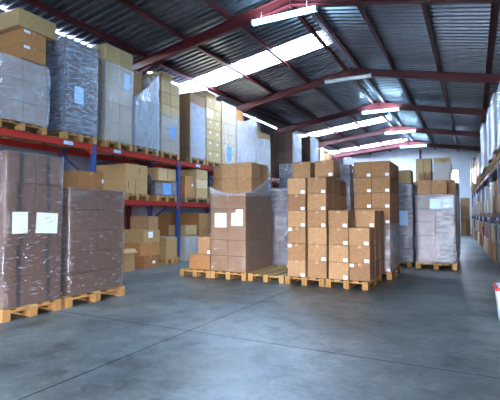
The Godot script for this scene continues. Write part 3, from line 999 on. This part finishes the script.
func build_left_floor() -> void:
	pallet("pallet on the floor under the tall brown load with two white sheets", -5.45, 0, 3.50, 0.8, 1.2, PI / 2, "", "wood_b")
	stack_block("tall clear wrapped brown load with dark vertical tapes and two white sheets", -6.05, -4.86, 3.11, 3.89, 0.146, 2.01, Vector3i(3, 5, 2), BROWN, {"film": "film_clear", "amp": 0.006, "straps": true,
		"sheets": [["side", 3.30, 1.01, 0.20, 0.26, "paper", 0.0], ["side", 3.67, 1.0, 0.31, 0.26, "paper", -0.05]]})
	pallet("pallet on the floor under the lower brown load with a carton on top", -5.45, 0, 4.52, 1.08, 1.2, PI / 2, "", "wood_b")
	stack_block("lower clear wrapped brown load with a single carton on top", -6.05, -4.87, 4.02, 5.03, 0.146, 1.62, Vector3i(3, 5, 2), BROWN, {"film": "film_clear", "amp": 0.014})
	carton("single orange tan carton lying on the lower brown wrapped load", "", -5.95, -5.3, 4.52, 5.02, 1.632, 1.93, "orange_b", {"seam_x": true, "stickers": [["side", 0.97, 0.55, 0.03, 0.06]]})

func build_main_pile() -> void:
	# row of pallets, front edge at depth 7.2
	pallet("pallet on the floor under two small cartons, beside the wrapped load with papers", -5.03, 0, 7.80, 0.74, 1.2, 0.0, "", "wood_a")
	pallet("pallet under the wrapped load with white papers on its front", -4.25, 0, 7.80, 0.8, 1.2, 0.0, "", "wood_a")
	pallet("empty bare pallet between the wrapped load and the carton pile", -3.45, 0, 7.82, 0.73, 1.2, 0.0, "", "wood_a")
	pallet("pallet under the carton pile, next to the empty one", -2.69, 0, 7.82, 0.74, 1.2, 0.0, "", "wood_b")
	pallet("orange tinted pallet under the pile's outer corner", -1.935, 0, 7.82, 0.73, 1.2, 0.0, "", "wood_b")
	carton("lower of two small cartons on the end pallet of the row", "", -5.24, -4.72, 7.3, 7.75, 0.146, 0.45, "orange_b", {})
	carton("upper of two small cartons on the end pallet, white sticker", "", -5.04, -4.72, 7.34, 7.72, 0.455, 0.80, "kraft_a", {"stickers": [["front", 0.82, 0.12, 0.07, 0.06]]})
	# wrapped load with papers
	var w1 := stack_block("wrapped brown load with white papers and loose cartons piled on top", -4.68, -3.88, 7.24, 8.4, 0.146, 1.68, Vector3i(2, 5, 3), ["kraft_d"], {"film": "film_clear", "amp": 0.008, "tops": [1.66, 1.52, 1.98, 1.6], "sag": 0.06, "rope": true, "skirt": 1.47,
		"sheets": [["front", -4.44, 1.0, 0.27, 0.28, "paper"], ["front", -4.07, 1.02, 0.25, 0.25, "paper"], ["front", -4.02, 1.16, 0.16, 0.1, "paper"]]})
	# film torn loose beside the load
	var g := Geo.new()
	var prev := []
	for i in 9:
		var v := i / 8.0
		var row := []
		for j in 6:
			var u := j / 5.0
			row.append(Vector3(-0.40 - u * (0.03 + 0.22 * v * v) - 0.015 * sin(u * 9.0 + v * 4.0), 1.3 - 0.62 * v, 0.30 - 0.06 * u + 0.02 * sin(u * 12.0 + v * 7.0)))
		if i > 0:
			for j in 5:
				g.quad(prev[j], prev[j + 1], row[j + 1], row[j], Vector3.BACK)
		prev = row
	part("loose_film", g.done(), M["film_milky"], w1)
	var tops := [[-4.64, -4.295, 7.6, 8.0], [-4.285, -3.94, 7.6, 8.0], [-4.285, -3.94, 8.01, 8.38]]
	var tn := ["front carton over the papers", "front carton at the open side", "rear carton at the open side"]
	for r in 2:
		for i in 3:
			var a: Array = tops[i]
			carton("%s on the papered wrapped load, %s layer" % [tn[i], ["lower", "upper"][r]], "loose cartons on the papered wrapped load", a[0], a[1], a[2] + 0.01 * r, a[3] - 0.01, 1.70 + r * 0.31, 2.008 + r * 0.31, pick(["kraft_a", "kraft_c"]), {})
	# a column of cartons on its own pallet behind the papered load
	pallet("pallet under the carton column behind the papered wrapped load", -5.1, 0, 9.02, 0.74, 1.1, 0.0, "", "wood_b")
	stack_block("bare carton column behind the papered wrapped load, two cartons on top", -5.44, -4.82, 8.52, 9.5, 0.146, 1.76, Vector3i(2, 5, 2), KRAFT, {"name": "carton_block"})
	for r in 2:
		carton("%s of two cartons on the bare column behind the papered load" % ["lower", "upper"][r], "", -5.43, -4.95, 8.53, 8.95, 1.765 + r * 0.315, 2.077 + r * 0.315, "kraft_b", {})
	# carton pile: columns by x, rows by depth
	var col_x := [-3.01, -2.625, -2.245, -1.885]
	var col_n := ["stack beside the empty pallet", "second stack from the empty pallet", "third stack from the empty pallet", "outer corner stack"]
	var high := [[6, 6, 0], [6, 6, 6], [4, 4, 0], [3, 4, 4]]
	var lr := ["front", 0.84, 0.13, 0.072, 0.055]
	var ul := ["front", 0.12, 0.88, 0.072, 0.055]
	var st := [[lr, ul, ul, lr, lr, lr], [[], lr, [], lr, lr, lr], [lr, lr, lr, lr], [ul, lr, lr, lr]]
	for c in 4:
		for r in 3:
			for i in high[c][r]:
				var op := {"turn": rng.randf_range(-0.01, 0.01), "seam_x": false}
				var sk: Array = st[c][i] if r == 0 or i == 3 else []
				if not sk.is_empty():
					op.stickers = [sk]
				var jx := rng.randf_range(-0.006, 0.006)
				var d0: float = 7.23 + r * 0.435 + rng.randf_range(0.0, 0.012)
				var row_n: String = ["front row", "middle row", "back row"][r]
				var y: float = 0.147 + i * 0.2955
				carton("brown carton, %s in the %s, %s" % [ORD[i], col_n[c], row_n], "brown cartons of the carton pile", col_x[c] + jx, col_x[c] + jx + 0.345, d0, d0 + 0.39, y, y + 0.2945, pick(KRAFT), op)
	var ytop := 0.147 + 6 * 0.2955
	carton("plain carton crowning the stack beside the empty pallet", "", -2.92, -2.58, 7.25, 7.65, ytop, ytop + 0.29, "kraft_b", {"seam_x": false})
	carton("carton with white corner sticker crowning the pile's second stack", "", -2.49, -2.15, 7.24, 7.64, ytop, ytop + 0.29, "kraft_a", {"seam_x": false, "stickers": [lr]})
	# taller stack behind the corner, wrapped in its lower part
	pallet("pallet under the tall carton stack behind the pile's outer corner", -1.80, 0, 9.22, 0.76, 1.2, 0.0, "", "wood_a")
	stack_block("tall brown carton stack behind the pile's corner, film round its lower part", -2.14, -1.44, 8.62, 9.8, 0.146, 2.31, Vector3i(2, 7, 3), KRAFT, {"film": "film_silver", "amp": 0.006, "tops": [0.95, 0.95, 0.9, 0.9], "stickers": [["front", 0.86, 0.13, 0.075, 0.06]]})

func build_back_stacks() -> void:
	pallet("pallet under the silvery load behind the empty pallet", -3.6, 0, 9.25, 0.8, 1.2)
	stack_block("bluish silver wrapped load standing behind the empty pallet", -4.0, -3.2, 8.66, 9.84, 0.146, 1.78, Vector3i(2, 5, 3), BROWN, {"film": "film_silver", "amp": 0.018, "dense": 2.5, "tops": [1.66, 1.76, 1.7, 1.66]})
	pallet("pallet under the tall wrapped load behind the silvery one", -4.0, 0, 10.7, 0.9, 1.2)
	stack_block("tall mauve wrapped load showing over the carton pile's near stack", -4.42, -3.6, 10.1, 11.28, 0.146, 2.55, Vector3i(2, 7, 3), BROWN, {"film": "film_silver", "amp": 0.01})
	pallet("pallet under the wrapped load between pile and tall carton stack", -2.62, 0, 9.25, 0.8, 1.2)
	stack_block("dark wrapped load squeezed between the pile and the tall carton stack", -3.0, -2.22, 8.66, 9.84, 0.146, 2.28, Vector3i(2, 7, 3), BROWN, {"film": "film_silver", "amp": 0.01})
	pallet("pallet under the wrapped load with one carton, next to the papered silver load", -1.72, 0, 11.35, 0.8, 1.2)
	stack_block("dark wrapped load with a single carton on top, next to the silver one", -2.08, -1.28, 10.78, 11.94, 0.146, 2.0, Vector3i(2, 6, 3), BROWN, {"film": "film_silver", "amp": 0.012, "sheets": [["front", -1.5, 1.03, 0.2, 0.35, "paper_pale"]]})
	carton("single carton on the dark wrapped load near the silver load", "", -1.70, -1.32, 10.8, 11.25, 2.012, 2.33, "tan_b", {})
	carton("second carton behind the single one on the dark wrapped load", "", -2.08, -1.74, 10.9, 11.35, 2.012, 2.31, "kraft_d", {})
	pallet("pallet under the large silver wrapped load in the aisle", -0.79, 0, 11.35, 0.88, 1.2)
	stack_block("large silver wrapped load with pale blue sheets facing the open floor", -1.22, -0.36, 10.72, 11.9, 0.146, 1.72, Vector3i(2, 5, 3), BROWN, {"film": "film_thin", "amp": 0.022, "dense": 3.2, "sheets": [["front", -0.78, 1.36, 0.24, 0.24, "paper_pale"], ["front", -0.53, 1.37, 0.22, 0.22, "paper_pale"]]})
	carton("first of two cartons on the large silver load, beside the dark load", "", -1.17, -0.88, 10.76, 11.2, 1.732, 2.06, "kraft_c", {})
	carton("second of two cartons on the large silver load, nearer the aisle", "", -0.87, -0.54, 10.76, 11.2, 1.732, 2.06, "kraft_a", {})
	carton("small carton at the aisle edge behind the two on the silver load", "", -0.66, -0.38, 11.3, 11.7, 1.732, 2.1, "kraft_b", {})
	# behind it: a line of double stacked loads
	pallet("pallet under the load behind the large silver one", -0.83, 0, 12.95, 0.9, 1.2)
	stack_block("brown wrapped load behind the large silver one, cartons on its top", -1.3, -0.36, 12.3, 13.5, 0.146, 2.1, Vector3i(3, 5, 3), BROWN, {"film": "film_silver", "amp": 0.012})
	carton("narrow carton on the load behind the large silver one", "", -1.30, -1.16, 12.35, 12.8, 2.112, 2.4, "kraft_b", {})
	carton("second narrow carton on the load behind the large silver one", "", -1.15, -0.99, 12.35, 12.8, 2.112, 2.42, "kraft_d", {})
	stack_block("small white wrapped block next to two small cartons behind the silver load", -0.96, -0.55, 12.4, 12.95, 2.112, 2.4, Vector3i(1, 1, 1), TAN, {"film": "film_milky", "amp": 0.01})
	pallet("pallet under the farther double stacked loads", -1.23, 0, 16.7, 1.2, 1.2)
	stack_block("lower load of the double stack topped with bright tan cartons", -1.8, -0.66, 16.1, 17.3, 0.146, 2.3, Vector3i(3, 5, 3), KRAFT, {"film": "film_milky", "amp": 0.01})
	pallet("pallet between the two levels of the double stacked loads", -1.23, 2.312, 16.7, 1.16, 1.2)
	carton("bright tan carton on the double stack, beside its white wrapped neighbour, first", "", -1.80, -1.56, 16.15, 16.6, 2.46, 3.24, "tan_a", {})
	carton("bright tan carton on the double stack, touching the white wrapped block", "", -1.55, -1.29, 16.15, 16.6, 2.46, 3.24, "tan_b", {})
	stack_block("white wrapped block high on the double stack near the gable", -1.22, -0.68, 16.15, 17.2, 2.46, 3.05, Vector3i(2, 2, 2), PALE, {"film": "film_milky", "amp": 0.012})
	carton("first tan carton on the high white wrapped block", "", -1.21, -0.96, 16.2, 16.6, 3.065, 3.24, "tan_b", {})
	carton("second tan carton on the high white wrapped block", "", -0.94, -0.69, 16.2, 16.6, 3.065, 3.24, "tan_b", {})
	# distant stacks along the left and at the gable
	var far := [[-5.2, -4.2, 14.5, 15.7, 2.2], [-3.9, -2.9, 14.5, 15.7, 2.3], [-5.0, -4.0, 20.0, 21.2, 2.6], [-3.2, -2.2, 20.0, 21.2, 2.7], [-2.6, -1.6, 25.5, 26.7, 3.2]]
	var i := 0
	for a in far:
		var w := ["near the fourth rack bay", "behind the dark squeezed load", "out by the seventh rack bay", "in the middle of the far floor", "close to the gable wall"][i] as String
		pallet("pallet under the far carton stack " + w, (a[0] + a[1]) * 0.5, 0, (a[2] + a[3]) * 0.5, 1.0, 1.2)
		stack_block("far carton stack " + w, a[0], a[1], a[2], a[3], 0.146, a[4], Vector3i(2, 6, 2), [TAN, KRAFT, TAN, KRAFT, TAN][i], {"film": "film_silver"} if i < 2 else {"name": "carton_block"})
		i += 1
	# cartons standing against the gable at the end of the aisle
	var gc := [[-1.15, -0.75, 29.3, 30.2, 0.0, 2.0, "tan_b"], [-0.72, -0.22, 29.6, 30.5, 0.0, 2.3, "kraft_c"], [-0.70, -0.42, 28.7, 29.2, 0.0, 0.75, "tan_b"], [-0.42, -0.2, 28.6, 29.2, 0.0, 1.0, "orange_b"]]
	i = 0
	for a in gc:
		var n := ["tall tan", "tallest brown", "low tan", "squat orange"][i] as String
		stack_block("%s carton column at the gable end of the aisle" % n, a[0], a[1], a[2], a[3], a[4], a[5], Vector3i(1, 4 if a[5] > 1.5 else 2, 1), [a[6]], {"name": "carton_column"})
		i += 1

# ---------------------------------------------------------------- rack at the right of the aisle, turned slightly
const RR_TURN := 0.037

func rr(x: float, h: float, d: float) -> Vector3:
	# x behind the rack's face, d along the aisle
	var base := Vector3(0.768, 0, -6.0)
	return base + Vector3(x, h, -(d - 6.0)).rotated(Vector3.UP, RR_TURN)

func rr_block(label: String, x0: float, x1: float, d0: float, d1: float, h0: float, h1: float, n: Vector3i, tones: Array, opts := {}) -> Node3D:
	var o := stack_block(label, x0, x1, d0, d1, h0, h1, n, tones, opts)
	o.position = rr((x0 + x1) * 0.5, h0, (d0 + d1) * 0.5)
	o.rotation.y = RR_TURN
	return o

func rr_carton(label: String, group: String, x0: float, x1: float, d0: float, d1: float, h0: float, h1: float, tone: String, opts := {}) -> void:
	var o := carton(label, group, x0, x1, d0, d1, h0, h1, tone, opts)
	o.position = rr((x0 + x1) * 0.5, h0, (d0 + d1) * 0.5)
	o.rotation.y = RR_TURN

func rr_pallet(label: String, d: float, h: float, w: float) -> void:
	var o := pallet(label, 0, 0, 0, w, 1.12, PI / 2)
	o.position = rr(0.54, h, d)
	o.rotation.y = PI / 2 + RR_TURN

func build_right_rack() -> void:
	var r := thing("pallet_rack", "pallet rack crammed with mixed goods across the aisle from the silver load", "rack", rr(0, 0, 0), RR_TURN)
	rack(r, [9.3, 12.2, 15.1, 18.0, 20.9, 23.8, 26.7, 29.6], [1.3, 2.6], 1.0, "beam_brown")
	var bay := ["first", "second", "third", "fourth", "fifth", "sixth", "seventh"]
	var spot := ["near", "middle", "far"]
	var tops := [[3.9, 4.0, 4.05], [4.15, 4.15, 4.1], [4.1, 4.3, 4.45], [3.5, 3.7, 3.6], [3.8, 3.9, 3.85], [4.1, 4.2, 4.15], [4.4, 4.5, 4.55]]
	var tone := [BROWN, TAN, KRAFT, ORANGE, PALE]
	for b in 7:
		for k in 3:
			var d0: float = 9.42 + b * 2.9 + k * 0.93
			var d1 := d0 + 0.8
			var ph := "%s place, crammed rack's %s bay" % [spot[k], bay[b]]
			rr_pallet("pallet on the upper beams, " + ph, (d0 + d1) * 0.5, 2.6, 0.8)
			var fm := {"film": "film_milky", "amp": 0.022} if b < 3 else ({"film": "film_milky", "amp": 0.02} if (b + k) % 3 == 0 else {"name": "carton_block", "stickers": [["front", 0.5, 0.5, 0.1, 0.08]]})
			var xo := rng.randf_range(-0.13, -0.03)
			rr_block(("white wrapped load on the upper beams, " if fm.has("film") else "bare carton block on the upper beams, ") + ph, xo, 1.06, d0, d1, 2.746, tops[b][k], Vector3i(2, 5, 2), tone[(b * 3 + k * 2) % 5], fm)
			# lower beams: cartons piled two or three high, or a small wrapped block
			var t: Array = tone[(b * 2 + k) % 5]
			if (b + k) % 3 == 0:
				rr_block("small wrapped block on the lower beams, " + ph, xo * 0.5 + 0.03, 0.9, d0, d1 - 0.05, 1.302, 2.2, Vector3i(2, 2, 2), t, {"film": "film_milky", "amp": 0.02})
			elif b == 4 and k == 1:
				bin("yellow tub on the lower beams of the crammed rack", rr(0.25, 1.302, d0 + 0.4), 0.5, 0.6, "yellow_plastic", "black_plastic")
			else:
				for j in 2:
					var y := 1.302 + j * 0.45
					rr_carton("%s carton on the lower beams, %s" % [["lower", "upper"][j], ph], "cartons on the crammed rack's lower beams", 0.02 + j * 0.04 + xo * 0.4, 0.75, d0, d0 + rng.randf_range(0.62, 0.8), y, y + rng.randf_range(0.36, 0.445) if j == 1 else y + 0.448, pick(t), {"stickers": [["front", 0.7, 0.3, 0.1, 0.07]]})
			if b == 0 and k == 2:
				bin("dark navy bin with a teal rim in the crammed rack", rr(0.14, 0, d0 + 0.4), 0.5, 1.0, "navy_plastic", "teal_plastic")
			elif b == 3 and k == 0:
				bin("red tub on the floor inside the crammed rack", rr(0.2, 0, d0 + 0.4), 0.5, 0.8, "red_plastic", "black_plastic")
			else:
				for j in 2:
					var y2 := j * 0.5
					rr_carton("%s carton on the floor, %s" % [["lower", "upper"][j], ph], "cartons on the floor of the crammed rack", 0.03 * j + xo * 0.5, 0.8, d0, d0 + rng.randf_range(0.6, 0.78), y2, y2 + 0.498, pick(tone[(b + k * 2 + j) % 5]), {"stickers": [["front", 0.3, 0.6, 0.12, 0.08]]})
	bin("white tub with red rim standing alone at the floor's edge", Vector3(0.42, 0, -5.75), 0.42, 0.42, "white_plastic", "red_plastic")

# tapered tub with rim, handles and two wheels
func bin(label: String, at: Vector3, w: float, h: float, body: String, rim: String) -> void:
	var o := thing("plastic_bin", label, "bin", at, RR_TURN)
	var g := Geo.new()
	var a := w * 0.42
	var b := w * 0.5
	var cs := [Vector2(-1, 1), Vector2(1, 1), Vector2(1, -1), Vector2(-1, -1)]
	for k in 4:
		var p: Vector2 = cs[k]
		var q: Vector2 = cs[(k + 1) % 4]
		var out := Vector3(p.x + q.x, 0, p.y + q.y)
		g.quad(Vector3(p.x * a, 0.03, p.y * a), Vector3(q.x * a, 0.03, q.y * a), Vector3(q.x * b, h, q.y * b), Vector3(p.x * b, h, p.y * b), out)
	g.quad(Vector3(-a, 0.03, -a), Vector3(a, 0.03, -a), Vector3(a, 0.03, a), Vector3(-a, 0.03, a), Vector3.DOWN)
	part("tub", g.done(), M[body], o)
	g = Geo.new()
	for k in 4:
		var p: Vector2 = cs[k] * b
		var q: Vector2 = cs[(k + 1) % 4] * b
		g.bar(Vector3(p.x, h, p.y), Vector3(q.x, h, q.y), 0.035, 0.035, 0.006)
	part("rim", g.done(), M[rim], o)
	part("lid", cbox(w * 0.96, 0.02, w * 0.96, 0.006), M[body], o, Vector3(0, h + 0.01, 0))
	for k in [-1, 1]:
		g = Geo.new()
		g.tube(Vector3(k * a * 0.8, 0.035, -a), Vector3(k * a * 0.8 + 0.03, 0.035, -a), 0.035, 10)
		part("wheel", g.done(), M["black_plastic"], o)
		g = Geo.new()
		g.tube(Vector3(k * a * 0.8, 0.035, a), Vector3(k * a * 0.8 + 0.03, 0.035, a), 0.035, 10)
		part("wheel", g.done(), M["black_plastic"], o)
